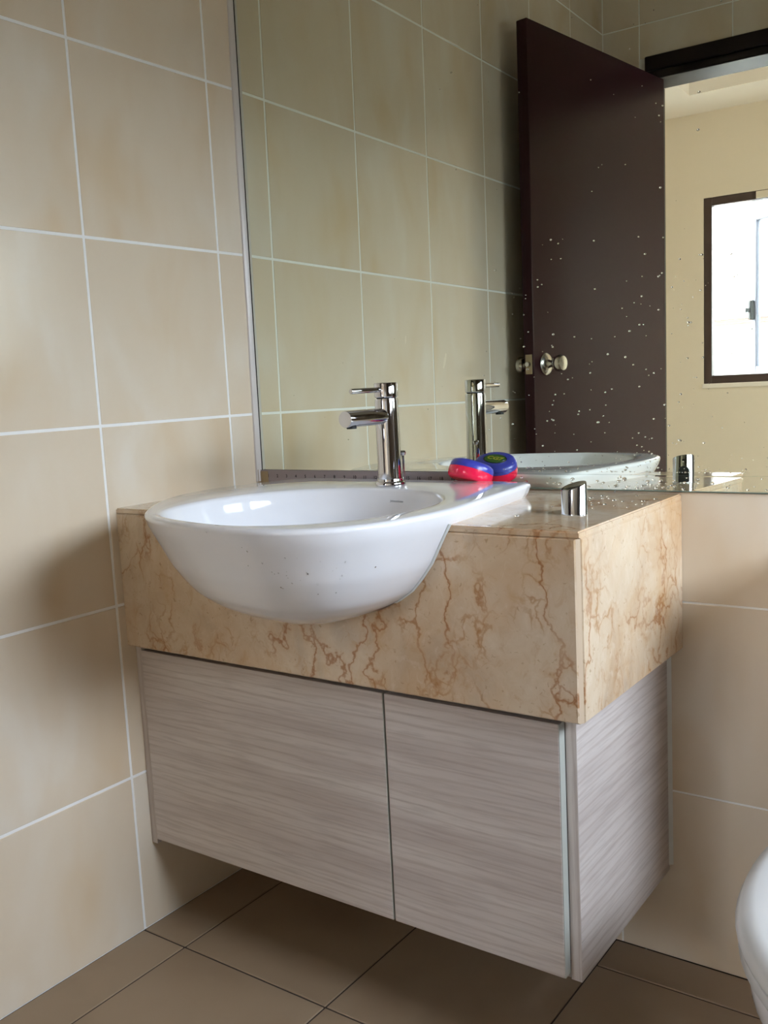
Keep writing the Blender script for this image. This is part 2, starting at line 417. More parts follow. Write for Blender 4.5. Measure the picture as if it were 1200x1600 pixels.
structure('wall_beyond_right', bm, M['cream_wall'], 'cream wall beyond the doorway with an unseen opening added for daylight')  # opening is added, out of view, to brighten this room
bm = bmesh.new(); box(bm, (-1.7, Y1 - 0.16, 0), (-0.12, Y1 - 0.13, ZR + .2)); box(bm, (X1 + .1, Y1 - 0.16, 0), (3.6, Y1 - 0.13, ZR + .2))
structure('wall_beyond_near', bm, M['cream_wall'], 'cream wall of the room beyond, on the doorway side')
bm = bmesh.new()                                        # ceiling with a raised tray
TX, TY, TD, TSX, TSY = -0.40, -4.47, 0.13, 3.0, -2.7
box(bm, (-1.7, Y2, ZR), (TX, Y1 - .13, ZR + .05)); box(bm, (TSX, Y2, ZR), (3.6, Y1 - .13, ZR + .05))
box(bm, (TX, Y2, ZR), (TSX, TY, ZR + .05)); box(bm, (TX, TSY, ZR), (TSX, Y1 - .13, ZR + .05))
box(bm, (TX - .05, TY - .05, ZR + .05), (TX, TSY + .05, ZR + TD)); box(bm, (TSX, TY - .05, ZR + .05), (TSX + .05, TSY + .05, ZR + TD))
box(bm, (TX, TY - .05, ZR + .05), (TSX, TY, ZR + TD)); box(bm, (TX, TSY, ZR + .05), (TSX, TSY + .05, ZR + TD))
box(bm, (-1.7, Y2, ZR + TD), (3.6, Y1 - .13, ZR + TD + .06))
structure('ceiling_2', bm, M['ceil'], 'white tray ceiling of the room beyond the doorway')

# bedroom window: dark fixed frame, open casement leaf swung outwards
win = structure('window_1', bbox((QX0 - .006, Y2 - .10, QZ0 - .03), (QX1 + .006, Y2 + .012, QZ0 - .001), .003, 1), M['ceil'], 'dark framed window with an open casement, seen through the doorway in the mirror')
FW = 0.052
bm = bmesh.new()
box(bm, (QX0, Y2 - .07, QZ0), (QX0 + FW, Y2 - .005, QZ1), .003, 1); box(bm, (QX1 - FW, Y2 - .07, QZ0), (QX1, Y2 - .005, QZ1), .003, 1)
box(bm, (QX0 + FW, Y2 - .07, QZ0), (QX1 - FW, Y2 - .005, QZ0 + FW), .003, 1); box(bm, (QX0 + FW, Y2 - .07, QZ1 - FW), (QX1 - FW, Y2 - .005, QZ1), .003, 1)
finish('window_frame', bm, M['win_frame'], win)
finish('catch_plate', bbox((-0.115, Y2 - .004, QZ1 - .048), (-0.02, Y2 + .004, QZ1 - .004), .002, 1), M['cream_wall'], win)
# leaf hinged at the right side, opened outward
leaf = bpy.data.objects.new('casement', None); COL.objects.link(leaf); leaf.parent = win; leaf.location = (0, 0, 0)
bm = bmesh.new(); LW = 0.68; lz0, lz1 = QZ0 + .06, QZ1 - .06
for a, b in (((0, -.02, lz0), (.045, .02, lz1)), ((LW - .045, -.02, lz0), (LW, .02, lz1)), ((.045, -.02, lz0), (LW - .045, .02, lz0 + .045)), ((.045, -.02, lz1 - .045), (LW - .045, .02, lz1))):
    box(bm, a, b, .003, 1)
LM = Matrix.Translation((QX1 - 0.04, Y2 - .09, 0)) @ Matrix.Rotation(math.radians(180 + 38), 4, 'Z')
bmesh.ops.transform(bm, matrix=LM, verts=bm.verts[:]); finish('casement_frame', bm, M['ext_dark'], leaf)
bm = bbox((.04, -.003, lz0 + .04), (LW - .04, .003, lz1 - .04)); bmesh.ops.transform(bm, matrix=LM, verts=bm.verts[:]); finish('pane', bm, M['glass'], leaf)
bm = bbox((LW - .035, -.055, 1.42), (LW - .008, -.02, 1.55), .004, 1); box(bm, (LW - .03, -.085, 1.47), (LW - .012, -.055, 1.50), .003, 1)
bmesh.ops.transform(bm, matrix=LM, verts=bm.verts[:]); finish('window_handle', bm, M['dark'], leaf)

# neighbour's house outside that window
nb = thing('neighbour_house', (-1.5, -9.0, 0), 'pale neighbouring house with tiled roof, outside the reflected window', 'house')
finish('wall', bbox((-5.5, -12, -2.6), (2.4, -9.0, 1.55)), M['ext_wall'], nb)
finish('fascia', bbox((-5.6, -9.0, 1.60), (2.5, -8.85, 1.66), .01, 1), M['ext_band'], nb)
finish('ledge', bbox((-5.5, -9.0, 0.92), (2.4, -8.93, 0.955)), M['ext_dark'], nb)
bm = bmesh.new()
prism(bm, [(-5.7, -8.6, 1.74), (-5.7, -8.6, 1.80), (-5.7, -11.8, 3.35), (-5.7, -11.8, 3.29)], (8.3, 0, 0))
rf = finish('roof', bm, M['ext_roof'], nb)
bm = bmesh.new()
for r in range(9):
    y = -8.6 - r * 0.34; z = 1.81 + r * 0.165
    for k in range(28):
        x = -5.6 + k * 0.29; tube(bm, (x, y, z), (x, y - 0.4, z + 0.19), 0.09, 0.075, 6)
so = finish('roof_tile', bm, M['ext_roof'], rf); so['kind'] = 'stuff'
w = finish('window', bbox((-1.5, -9.0, 0.15), (-0.85, -8.94, 0.75), .005, 1), M['ext_wall'], nb)
finish('pane', bbox((-1.43, -8.945, 0.2), (-0.92, -8.93, 0.7)), M['ext_dark'], w)
structure('sky_block_eave', bbox((X1 + .12, WY0 - 1.5, 2.02), (X1 + .38, WY1 + 1.2, 2.12)), M['ceil'], 'unseen overhang added above the bathroom window to cut steep sky light')  # added unseen overhang, keeps steep sky light off the floor
structure('sky_block_wall', bbox((4.6, -7.0, -2.65), (4.75, 4.0, 1.66)), M['ground'], 'unseen grey wall added outside the bathroom window to block low sky light')  # added unseen blocker, keeps low sky light off the upper left wall
structure('ground', bbox((-14, -26, -2.75), (26, 14, -2.65)), M['ground'], 'paved ground outside the windows')

# ------------------------------------------------------------------ doorway frame and the open door
bm = bmesh.new()
HZ = DZ
fr = structure('trim_1', bbox((DX0 - .03, Y1 - .13, HZ), (DX1 + .03, Y1 + .004, HZ + .0285)), M['frame_black'], 'black brown door frame around the doorway, seen in the mirror')
finish('door_head', bbox((DX0 - .03, Y1 - .012, HZ + .030), (DX1 + .03, Y1 + .016, HZ + .081), .003, 1), M['frame_black'], fr)
finish('door_head_lip', bbox((DX0 - .03, Y1 - .012, HZ + .0005), (DX1 + .03, Y1 + .009, HZ + .0285), .003, 1), M['frame_black'], fr)
for s in (0, 1):
    x0, x1 = ((DX0 - .03, DX0 - .002) if s == 0 else (DX1 + .002, DX1 + .03))
    finish('door_jamb', bbox((x0, Y1 - .13, 0), (x1, Y1 + .014, HZ - .0005), .003, 1), M['frame_black'], fr)
# leaf: hinge at the left jamb, swung into the bathroom
DW, DT, DH = 0.862, 0.038, 2.085
hinge = Vector((0.236, Y1 + 0.02, 0.008)); free = Vector((0.1075, -1.199, 0.008))
dd = (free - hinge).normalized(); ang = math.atan2(dd.y, dd.x)
DM = Matrix.Translation(hinge) @ Matrix.Rotation(ang, 4, 'Z')        # local x along the leaf, local -y is the room side (+x)
def dbox(a, b, bev=0, seg=1):
    bm = bbox(a, b, bev, seg); bmesh.ops.transform(bm, matrix=DM, verts=bm.verts[:]); return bm
door = tag(finish('door_1', dbox((0, 0, 0), (DW, DT, DH), .002), M['wenge']), 'dark wenge flush door swung open against the left wall, seen in the mirror', None, None, 'structure')
KX, KZ = DW - 0.062, 1.072
for s in (-1, 1):
    bm = bmesh.new(); y0 = 0 if s < 0 else DT
    lathe(bm, (KX, y0, KZ), (0, s, 0), [(.001, .0), (.033, .0005), (.034, .005), (.028, .011), (.014, .013), (.011, .02), (.011, .03), (.02, .036), (.0255, .047), (.0265, .056), (.022, .066 if s < 0 else .06), (.001, .068 if s < 0 else .061)], 28)
    bmesh.ops.transform(bm, matrix=DM, verts=bm.verts[:]); finish('door_knob', bm, M['brushed'], door, 50)
lp = finish('latch_plate', dbox((DW - .0005, .007, KZ - .03), (DW + .0012, DT - .007, KZ + .03), .0004), M['dull_brass'], door)
bm = bmesh.new(); tube(bm, (DW, DT / 2, KZ), (DW + .011, DT / 2, KZ), .0085, .0075, 16)
bmesh.ops.transform(bm, matrix=DM, verts=bm.verts[:]); finish('latch_bolt', bm, M['brushed'], lp, 40)

# ------------------------------------------------------------------ wall mirror
MX0, MX1, MZ0, MZB, MZ1 = 0.006, 1.72, 0.8265, 0.8515, 2.30
mir = thing('wall_mirror', (0.8, mirror_y(0.8, MZ0), MZ0), 'large wall mirror above the basin, reflecting the open dark door', 'mirror')
def mface(x, z, d=0.0): return Vector((x, mirror_y(x, z) + d, z))
bm = bmesh.new()
f = [mface(MX0, MZB), mface(MX1, MZB), mface(MX1, MZ1), mface(MX0, MZ1)]
prism(bm, f, (0, 0.004, 0)); finish('mirror_panel', bm, M['mirror'], mir)
bm = bmesh.new()                                        # bevel: catches the room a little higher
dz = (MZB - MZ0) * math.tan(0.012)
f = [mface(MX0, MZ0, -dz), mface(MX1, MZ0, -dz), mface(MX1, MZB - .0003), mface(MX0, MZB - .0003)]
prism(bm, f, (0, 0.004, 0)); o = finish('bottom_bevel', bm, M['mirror'], mir); o['label'] = 'bevelled bottom strip'
bm = bmesh.new(); prism(bm, [mface(MX0, MZ0 - .0015, -.0004), mface(MX1, MZ0 - .0015, -.0004), mface(MX1, MZ0 - .0001, -.0004), mface(MX0, MZ0 - .0001, -.0004)], (0, .005, 0)); finish('glass_edge', bm, M['mirror_edge'], mir)
bm = bmesh.new(); prism(bm, [mface(MX0, MZ0, .0045), mface(MX1, MZ0, .0045), mface(MX1, MZ1, .0045), mface(MX0, MZ1, .0045)], (0, 0.006, 0)); finish('backing_board', bm, M['mirror_edge'], mir)
bm = bmesh.new(); prism(bm, [mface(MX0 - .0012, MZ0, -.0012), mface(MX0 + .0012, MZ0, -.0012), mface(MX0 + .0012, MZ1, -.0012), mface(MX0 - .0012, MZ1, -.0012)], (0, .0008, 0)); finish('edge_shadow_strip', bm, M['frame_black'], mir)  # solid dark strip painting the shaded gap beside the mirror
# sealant bead in the corner between the mirror and the left wall
bm = bmesh.new()
rs = []
for z in [MZ0 + .002 + i * (MZ1 - MZ0 - .002) / 24 for i in range(25)]:
    my = mirror_y(0, z); wob = 0.0008 * math.sin(z * 9) + 0.0005 * math.sin(z * 31)
    rs.append([(0.0001, my - .0135 - wob, z), (0.0036, my - .0125 - wob, z), (0.0060, my - .008, z), (0.0066, my - .0006, z), (0.0001, my - .0006, z)])
rings(bm, rs)
tag(finish('trim_2', bm, M['bead'], None, 30), 'thin grey sealant strip in the corner left of the mirror', None, None, 'structure')

# ------------------------------------------------------------------ basin outline (shared by basin and counter cut-out)
BC = Vector((0.45, -0.40)); ZR_ = 0.845
OUT = [(0.30, -.072), (0.45, -.070), (0.58, -.070), (0.662, -.071), (0.680, -.078), (0.6865, -.094), (0.697, -.17), (0.709, -.27), (0.7205, -.36), (0.724, -.42), (0.7175, -.487),
       (0.704, -.543), (0.683, -.583), (0.655, -.614), (0.611, -.637), (0.555, -.648), (0.479, -.6445), (0.401, -.631), (0.330, -.607), (0.268, -.568), (0.204, -.500), (0.150, -.418), (0.120, -.335), (0.118, -.250), (0.146, -.155), (0.172, -.098), (0.186, -.080), (0.205, -.074)]
def catmull(P, n=6):
    out = []; L = len(P)
    for i in range(L):
        p0, p1, p2, p3 = [Vector(P[(i + k) % L]) for k in (-1, 0, 1, 2)]
        for j in range(n):
            t = j / n
            out.append(0.5 * ((2 * p1) + (p2 - p0) * t + (2 * p0 - 5 * p1 + 4 * p2 - p3) * t * t + (3 * p1 - p0 - 3 * p2 + p3) * t ** 3))
    return out
OUTS = catmull(OUT)
def polar_r(poly, th):
    d = Vector((math.cos(th), math.sin(th))); best = 0
    for a, b in zip(poly, poly[1:] + poly[:1]):
        a, b = a - BC, b - BC; e_ = b - a; den = d.x * e_.y - d.y * e_.x
        if abs(den) < 1e-12: continue
        t = (a.x * e_.y - a.y * e_.x) / den; u = (a.x * d.y - a.y * d.x) / den
        if -1e-6 <= u <= 1 + 1e-6 and t > best: best = t
    return best
NB = 128
TH_ = [2 * PI * i / NB for i in range(NB)]
RO = [polar_r(OUTS, th) for th in TH_]
IN = [Vector((0.462 + 0.211 * math.copysign(abs(math.cos(a)) ** .92, math.cos(a)), -0.418 + 0.209 * math.copysign(abs(math.sin(a)) ** .92, math.sin(a)))) for a in [2 * PI * i / 72 for i in range(72)]]
RI = [min(polar_r(IN, th), RO[i] - .022) for i, th in enumerate(TH_)]
STAB = [(0, 1), (.03, 1.0), (.10, .985), (.2, .945), (.42, .86), (.55, .79), (.648, .725), (.74, .63), (.81, .53), (.86, .43), (.90, .335), (.94, .22), (.975, .12), (1.0, .0)]
BD = 0.193
def ring(fn, z): return [Vector((BC.x + fn(i) * math.cos(th), BC.y + fn(i) * math.sin(th), z)) for i, th in enumerate(TH_)]

# ------------------------------------------------------------------ marble vanity top
FY, CX1, ZT, ZAB = -0.406, 0.915, 0.821, 0.5605
van = thing('vanity_counter', (0.45, -0.2, ZAB), 'gold veined beige marble counter with deep apron holding the white basin', 'counter')
def s_at(z): return interp(STAB, (ZR_ - z) / BD)
def cut(th, s, gap): return polar_r(OUTS, th) * s + gap
bm = bmesh.new(); sc_ = s_at(0.814)
pts = []
ths = []
a0 = None
# walk the cut-out from the front-left apron crossing, over the back, to the front-right one
thr = math.atan2(FY - BC.y, 0.27); thl = PI - math.atan2(FY - BC.y, 0.31)
N_ = 72
for i in range(N_ + 1):
    th = thl + (thr - thl) * i / N_
    r = cut(th, sc_, 0.0035); pts.append((BC.x + r * math.cos(th), max(BC.y + r * math.sin(th), FY)))
pts[0] = (pts[0][0], FY); pts[-1] = (pts[-1][0], FY)
poly = [(0.0008, FY)] + pts + [(CX1 - .001, FY), (CX1 - .001, -.0008), (0.0008, -.0008)]
prism(bm, [(x, y, ZT - .0085) for x, y in poly], (0, 0, .0085))
eds = [e_ for e_ in bm.edges if all(abs(v.co.z - ZT) < 1e-5 for v in e_.verts) and (all(abs(v.co.y - FY) < 1e-5 for v in e_.verts) or all(abs(v.co.x - CX1 + .001) < 1e-5 for v in e_.verts))]
bmesh.ops.bevel(bm, geom=eds, offset=.0022, segments=2, affect='EDGES')
finish('top_slab', bm, M['marble'], van, 30)
# front apron with the curved bowl notch
bm = bmesh.new(); TZ = ZT - .0092
right = []; left = []
for i in range(40):
    z = TZ - (TZ - 0.6505) * i / 39; s = s_at(z)
    right.append((BC.x + polar_r(OUTS, math.atan2(FY + .01 - BC.y, .2)) * s + .002, z)); left.append((BC.x - polar_r(OUTS, PI) * s - .002, z))
APY = FY - .0005
poly = [(0.0008, ZAB), (CX1 - .0055, ZAB), (CX1 - .0055, TZ)] + [(x, z) for x, z in right] + [(x, z) for x, z in reversed(left)] + [(0.0008, TZ)]
prism(bm, [(x, APY, z) for x, z in poly], (0, .02, 0))
eds = [e_ for e_ in bm.edges if all(abs(v.co.y - APY) < 1e-5 for v in e_.verts) and (all(abs(v.co.x - CX1 + .0055) < 1e-5 for v in e_.verts) or (all(abs(v.co.z - TZ) < 1e-5 for v in e_.verts)) or all(abs(v.co.z - ZAB) < 1e-5 for v in e_.verts))]
bmesh.ops.bevel(bm, geom=eds, offset=.0025, segments=1, affect='EDGES')
finish('front_apron', bm, M['marble'], van)
bm = bmesh.new(); SX = CX1 - .0005
prism(bm, [(SX - .02, FY + .0215, ZAB), (SX, FY + .0055, ZAB), (SX, -.0008, ZAB), (SX - .02, -.0008, ZAB)], (0, 0, TZ - ZAB))
eds = [e_ for e_ in bm.edges if all(abs(v.co.x - SX) < 1e-5 for v in e_.verts) and not all(abs(v.co.y + .0008) < 1e-5 for v in e_.verts)]
bmesh.ops.bevel(bm, geom=eds, offset=.0025, segments=1, affect='EDGES')
finish('side_apron', bm, M['marble'], van)
# pale mitre fillet on the outer corner and under the top slab
bm = bmesh.new()
prism(bm, [(SX - .0056, FY + .0012, ZAB + .001), (SX - .0012, FY + .0056, ZAB + .001), (SX - .006, FY + .010, ZAB + .001), (SX - .010, FY + .006, ZAB + .001)], (0, 0, TZ - ZAB - .002))
o = finish('corner_joint', bm, plain('pale_marble_joint', srgb(206, 184, 158), 0.3), van); o['label'] = 'pale mitred corner joint'

# ------------------------------------------------------------------ cabinet under the counter
cab = thing('vanity_cabinet', (0.444, -0.18, 0.16), 'wall hung pale grey wood cabinet with two doors under the marble', 'cabinet')
CY, CZ0, CZ1 = -0.372, 0.163, ZAB - .0015
DY0, DY1 = -0.3905, -0.3735
bm = bmesh.new(); box(bm, (.0165, -.35, .18), (.8705, -.334, CZ1), 0); box(bm, (.0165, -.33, CZ0), (.8705, -.002, CZ0 + .016)); finish('carcass', bm, M['cab_in'], cab)
finish('bottom_rail', bbox((.0165, CY + .002, CZ0 + .001), (.8705, CY + .024, CZ0 + .012), .0006, 1), M['edge'], cab)
sp = finish('side_panel', bbox((.0008, DY0 + .0015, CZ0), (.0155, -.0015, CZ1), .0006, 1), M['edge'], cab)
sp = finish('side_panel', bbox((.8715, CY + .0012, CZ0), (.8885, -.0015, CZ1), .0006, 1), M['wood_side'], cab)
finish('edge_band', bbox((.8716, CY, CZ0), (.8883, CY + .0012, CZ1), .0003, 1), M['edge'], sp)['label'] = 'beige front edge'
for i, (x0, x1) in enumerate(((.0165, .5745), (.5775, .8715))):
    d = finish('door', bbox((x0 + .0006, DY0, .1735), (x1 - .0012, DY1, .5495), .0008, 1), M['wood'], cab)
    finish('edge_band', bbox((x1 - .0012, DY0 + .0004, .1737), (x1, DY1, .5493), .0003, 1), M['white_edge'], d)['label'] = 'white edge strip'
    finish('edge_band', bbox((x0, DY0 + .0004, .1737), (x0 + .0006, DY1, .5493), .0002, 1), M['edge'], d)
# silicone line between cabinet side and wall
bm = bmesh.new(); prism(bm, [(.8887, -.0001, CZ0 + .01), (.8945, -.0001, CZ0 + .01), (.8887, -.006, CZ0 + .01)], (0, 0, CZ1 - CZ0 - .012))
finish('silicone_line', bm, M['silicone'], cab)['label'] = 'white silicone line against the wall'

# ------------------------------------------------------------------ basin
bas = thing('wash_basin', (0.45, -0.40, 0.652), 'white ceramic semi recessed basin with round bowl bulging over the marble front', 'basin')
bm = bmesh.new(); R = []
for k in range(31):
    tau = 1 - (k / 30) ** 1.35 if k else 1.0
    tau = max(tau, .045)
    s = interp(STAB, tau); R.append((lambda i, s=s: RO[i] * max(s, .004), ZR_ - BD * tau))
R += [(lambda i: RO[i] * 1.0, ZR_ - .0062), (lambda i: RO[i] - .0012, ZR_ - .0028), (lambda i: RO[i] - .0045, ZR_ - .0006), (lambda i: RO[i] - .0085, ZR_)]
R += [(lambda i: (RI[i] + RO[i] - .0085) / 2, ZR_ + .0002), (lambda i: RI[i] + .0065, ZR_ - .0002), (lambda i: RI[i] + .0022, ZR_ - .0016), (lambda i: RI[i], ZR_ - .0055)]
ITAB = [(0, 1), (.1, .985), (.3, .94), (.5, .875), (.68, .77), (.82, .62), (.92, .42), (.975, .22), (1, .085)]
for k in range(1, 19):
    u = k / 18; tau = math.sin(u * PI / 2); s = interp(ITAB, tau)
    R.append((lambda i, s=s, u=u: RI[i] * s * (1 - u) + (0.2 * .35 + RI[i] * .65) * s * u, ZR_ - .0055 - .135 * tau))
rings(bm, [ring(fn, z) for fn, z in R], True, False)
basin = finish('basin_body', bm, M['ceramic'], bas, 60)
bm = bmesh.new(); lathe(bm, (BC.x, BC.y, ZR_ - .1415), (0, 0, 1), [(.001, 0), (.024, 0), (.0245, .002), (.021, .0035), (.018, .0015), (.001, .0018)], 28)
finish('drain', bm, M['chrome'], bas, 40)
# maker's mark printed on the inside of the back of the bowl
dg = bpy.context.evaluated_depsgraph_get(); dg.update()
tgt = Vector((0.500, -0.2, 0.824)); org = Vector((0.470, -0.42, 0.824)); lo = world_loc(basin)
ok, hp, hn, _ = basin.ray_cast(org - lo, (tgt - org).normalized())
if ok:
    hp = hp + lo; hn = hn if hn.dot(org - hp) > 0 else -hn
    up = (Vector((0, 0, 1)) - hn * hn.z).normalized(); ri = up.cross(hn)
    tb = text_bm('JohnsonSuisse', 0.0052, 0.00006)
    mm = Matrix.Translation(hp + hn * .0007) @ Matrix((ri, up, hn)).transposed().to_4x4()
    bmesh.ops.transform(tb, matrix=mm, verts=tb.verts[:])
    finish('printed_mark', tb, M['logo_ink'], bas)['label'] = 'small grey maker name inside the bowl'
# silicone bead where the bowl meets the apron
bm = bmesh.new()
rs = []
for i in range(31):
    z = 0.823 - (0.823 - .70) * (i / 30); s = s_at(z)
    x = BC.x + RO[0] * s + .001
    rs.append([Vector((x + dx, APY + dy, z)) for dx, dy in ((-.003, .0005), (.0, -.0022), (.003, -.0012), (.0035, .0005))])
rings(bm, rs); finish('silicone_bead', bm, M['silicone'], bas, 60)

# ------------------------------------------------------------------ mixer tap
TX0, TY0, TZ0 = 0.4515, -0.1655, 0.8453
tap = thing('basin_tap', (TX0, TY0, TZ0), 'chrome single lever mixer tap standing on the back of the basin', 'tap')
bm = bmesh.new(); lathe(bm, (TX0, TY0, TZ0), (0, 0, 1), [(.001, 0), (.0265, 0), (.0268, .004), (.0255, .0075), (.0238, .0085), (.0232, .012), (.001, .012)], 40); finish('base_flange', bm, M['chrome'], tap, 40)
bm = bmesh.new(); lathe(bm, (TX0, TY0, TZ0 + .0118), (0, 0, 1), [(.001, 0), (.0216, 0), (.0208, .03), (.0205, .136), (.0197, .1405), (.001, .1405)], 48); finish('tap_body', bm, M['chrome'], tap, 40)
bm = bmesh.new(); lathe(bm, (TX0, TY0, TZ0 + .1545), (0, 0, 1), [(.001, 0), (.0195, 0), (.0206, .0012), (.0206, .0238), (.0198, .0252), (.001, .0252)], 48); finish('handle_cap', bm, M['chrome'], tap, 40)
bm = bmesh.new(); lathe(bm, (TX0, TY0, TZ0 + .152), (0, 0, 1), [(.001, 0), (.017, 0), (.017, .003), (.001, .003)], 32); finish('seam_ring', bm, M['dark'], tap, 40)
bm = bmesh.new(); lathe(bm, (TX0, TY0 - .018, 1.0135), (0, -1, -.004), [(.001, 0), (.0044, 0), (.0044, .0825), (.0038, .0835), (.001, .0835)], 20); finish('lever', bm, M['chrome'], tap, 40)
bm = bmesh.new(); lathe(bm, (TX0, TY0 - .012, 0.9675), (0, -1, .004), [(.001, 0), (.0138, 0), (.0138, .1075), (.0132, .109), (.001, .109)], 40); sp = finish('spout', bm, M['chrome'], tap, 40)
bm = bmesh.new(); tube(bm, (TX0, TY0 - .104, .9515), (TX0, TY0 - .104, .956), .0085, .0085, 20); finish('aerator', bm, M['dark'], sp, 40)
bm = bmesh.new(); tube(bm, (TX0 + .012, TY0 + .0255, TZ0 - .001), (TX0 + .012, TY0 + .0255, TZ0 + .052), .0022, .0022, 10)
lathe(bm, (TX0 + .012, TY0 + .0255, TZ0 + .05), (0, 0, 1), [(.001, 0), (.0045, .001), (.006, .006), (.0045, .009), (.001, .0095)], 16); finish('drain_lift_rod', bm, M['chrome'], tap, 40)

# ------------------------------------------------------------------ oval chrome tube on the marble
ov = thing('chrome_tube', (0.842, -0.258, ZT), 'short oval chrome tube with slanted hollow top, on the right of the marble counter', 'tube')
bm = bmesh.new(); n = 44; axu = Vector((0.95, -0.31, 0)).normalized(); axv = Vector((-axu.y, axu.x, 0)); cx = Vector((0.842, -0.258, 0))
def oval(k, z, sl=0.0, off=0):
    out = []
    for i in range(n):
        a = 2 * PI * i / n; p = cx + axu * math.cos(a) * .0195 * k + axv * math.sin(a) * .0172 * k
        out.append(Vector((p.x, p.y, z + sl * (math.sin(a) * .8 + math.cos(a) * .35) * k)))
    return out
rings(bm, [oval(1.02, ZT + .0002), oval(1.02, ZT + .0012), oval(1, ZT + .0018), oval(1, ZT + .0405, .0068), oval(.97, ZT + .0418, .0068), oval(.90, ZT + .0410, .0068)])
finish('tube_body', bm, M['chrome_dull'], ov, 35)
bm = bmesh.new(); rings(bm, [oval(.899, ZT + .0408, .0068), oval(.86, ZT + .0385, .0068), oval(.5, ZT + .0355, .0066), oval(.1, ZT + .0350, .006)], False, True); finish('hollow_top', bm, M['hollow'], ov, 50)
bm = bmesh.new()
# raised dark panel painting the shade of an arched recess, mirror side
arch = [(-.0095, .002), (.0095, .002), (.0095, .017)] + [(.0095 * math.cos(a), .017 + .0095 * math.sin(a)) for a in [PI * j / 10 for j in range(1, 10)]] + [(-.0095, .017)]
nb_ = axv; su = axu
prism(bm, [cx + su * u + nb_ * .0138 + Vector((0, 0, ZT + v)) for u, v in arch], nb_ * .0040)
finish('arch_shade_panel', bm, M['dark'], ov)['label'] = 'dark panel for the shade in the arched recess facing the mirror'
bm = bmesh.new(); prism(bm, [cx + su * u + nb_ * .0166 + Vector((0, 0, ZT + v)) for u, v in ((-.003, .036), (.002, .036), (.002, .0395), (-.003, .0395))], nb_ * .001)
finish('slot_shade_patch', bm, M['dark'], ov)  # dark chip painting the shade of a small square hole

# ------------------------------------------------------------------ tape measure leaning between basin and mirror
tm = thing('tape_measure', (0.551, -0.06, ZT), 'blue and red tape measure behind the basin, its blade run out along the mirror', 'tape measure')
phi = math.radians(21); TRd, TTh = 0.0395, 0.035
axis = Vector((.15, math.sin(phi), math.cos(phi))).normalized(); slope = Vector((0, -math.cos(phi), math.sin(phi)))
TBc = Vector((0.549, -.0235, ZT + .0068)) + slope * TRd
uu = Vector((1, 0, 0)); uu = (uu - axis * uu.dot(axis)).normalized()
bm = bmesh.new(); lathe(bm, TBc, axis, [(.001, 0), (.034, 0), (.0375, .0025), (.0395, .008), (.0393, .0195), (.001, .0195)], 40, 1.04, 1.0, uu); finish('lower_case', bm, M['tape_red'], tm, 50)['label'] = 'red lower half'
bm = bmesh.new(); lathe(bm, TBc + axis * .0197, axis, [(.001, 0), (.0390, 0), (.0388, .006), (.0365, .0115), (.031, .0148), (.022, .0156), (.001, .0158)], 40, 1.04, 1.0, uu); uc = finish('upper_case', bm, M['tape_blue'], tm, 50); uc['label'] = 'blue upper half'
vv_ = axis.cross(uu); LC = TBc + axis * .0355
bm = bmesh.new(); lathe(bm, LC - axis * .0006, axis, [(.001, 0), (.0215, 0), (.021, .0008), (.001, .0008)], 36, 1.08, 0.86, uu); finish('label_rim', bm, M['lab_black'], uc)
bm = bmesh.new(); lathe(bm, LC + axis * .0001, axis, [(.001, 0), (.019, 0), (.0188, .0008), (.001, .0008)], 36, 1.08, 0.86, uu); finish('label_disc', bm, M['lab_green'], uc)['label'] = 'green oval label'
tb = text_bm('CG7', 0.016, 0.0006)
# the printed side faces the mirror, so it reads the right way round there
mm = Matrix.Translation(LC + axis * .0012) @ Matrix((uu, -vv_, -axis)).transposed().to_4x4()
bmesh.ops.transform(tb, matrix=mm, verts=tb.verts[:]); finish('label_print', tb, M['lab_yellow'], uc)
# blade on edge along the bottom of the mirror
BX0, BX1, BZ0, BZ1 = 0.0062, 0.520, ZT + .0006, 0.8530
def by(x, z=0.84): return mirror_y(x, 0.83) - .0042 - (0.0016 * math.sin(min(1, max(0, (x - .4) / .12)) * PI / 2))
bm = bmesh.new(); rs = []
for i in range(27):
    x = BX0 + (BX1 - BX0) * i / 26; y = by(x); tip = 1.0
    rs.append([(x, y - .0006, BZ0), (x, y, (BZ0 + BZ1) / 2), (x, y - .0006, BZ1), (x, y - .0002, BZ1), (x, y + .0004, (BZ0 + BZ1) / 2), (x, y - .0002, BZ0)])
rings(bm, rs); bl = finish('blade', bm, M['blade'], tm)
bm = bmesh.new()
for k in range(1, 20):
    x = 0.0025 + 0.0256 * k
    if x > BX1 - .02: break
    tb = text_bm(str(k), 0.0092, .0002)
    bmesh.ops.transform(tb, matrix=Matrix.Translation((x, by(x) - .0011, BZ0 + .0185)) @ Matrix.Rotation(PI / 2, 4, 'X'), verts=tb.verts[:]); add_bm(bm, tb)
for k in range(1, 160):
    x = BX0 + 0.0032 * k
    if x > BX1 - .01: break
    L = .0085 if k % 8 == 0 else .006 if k % 4 == 0 else .0042
    box(bm, (x - .0003, by(x) - .00105, BZ0 + .0008), (x + .0003, by(x) - .0009, BZ0 + L))
finish('blade_print', bm, M['ink'], bl)['label'] = 'black inch numbers and ticks'
bm = bmesh.new(); box(bm, (BX0 - .0022, by(0) - .0075, BZ0), (BX0 - .0012, by(0) + .0005, BZ1 + .001), .0003, 1); box(bm, (BX0 - .0022, by(0) - .0016, BZ0 + .004), (BX0 + .022, by(0) - .0008, BZ1 - .003), .0003, 1)
finish('end_hook', bm, M['dull_brass'], bl)['label'] = 'dull metal end hook'

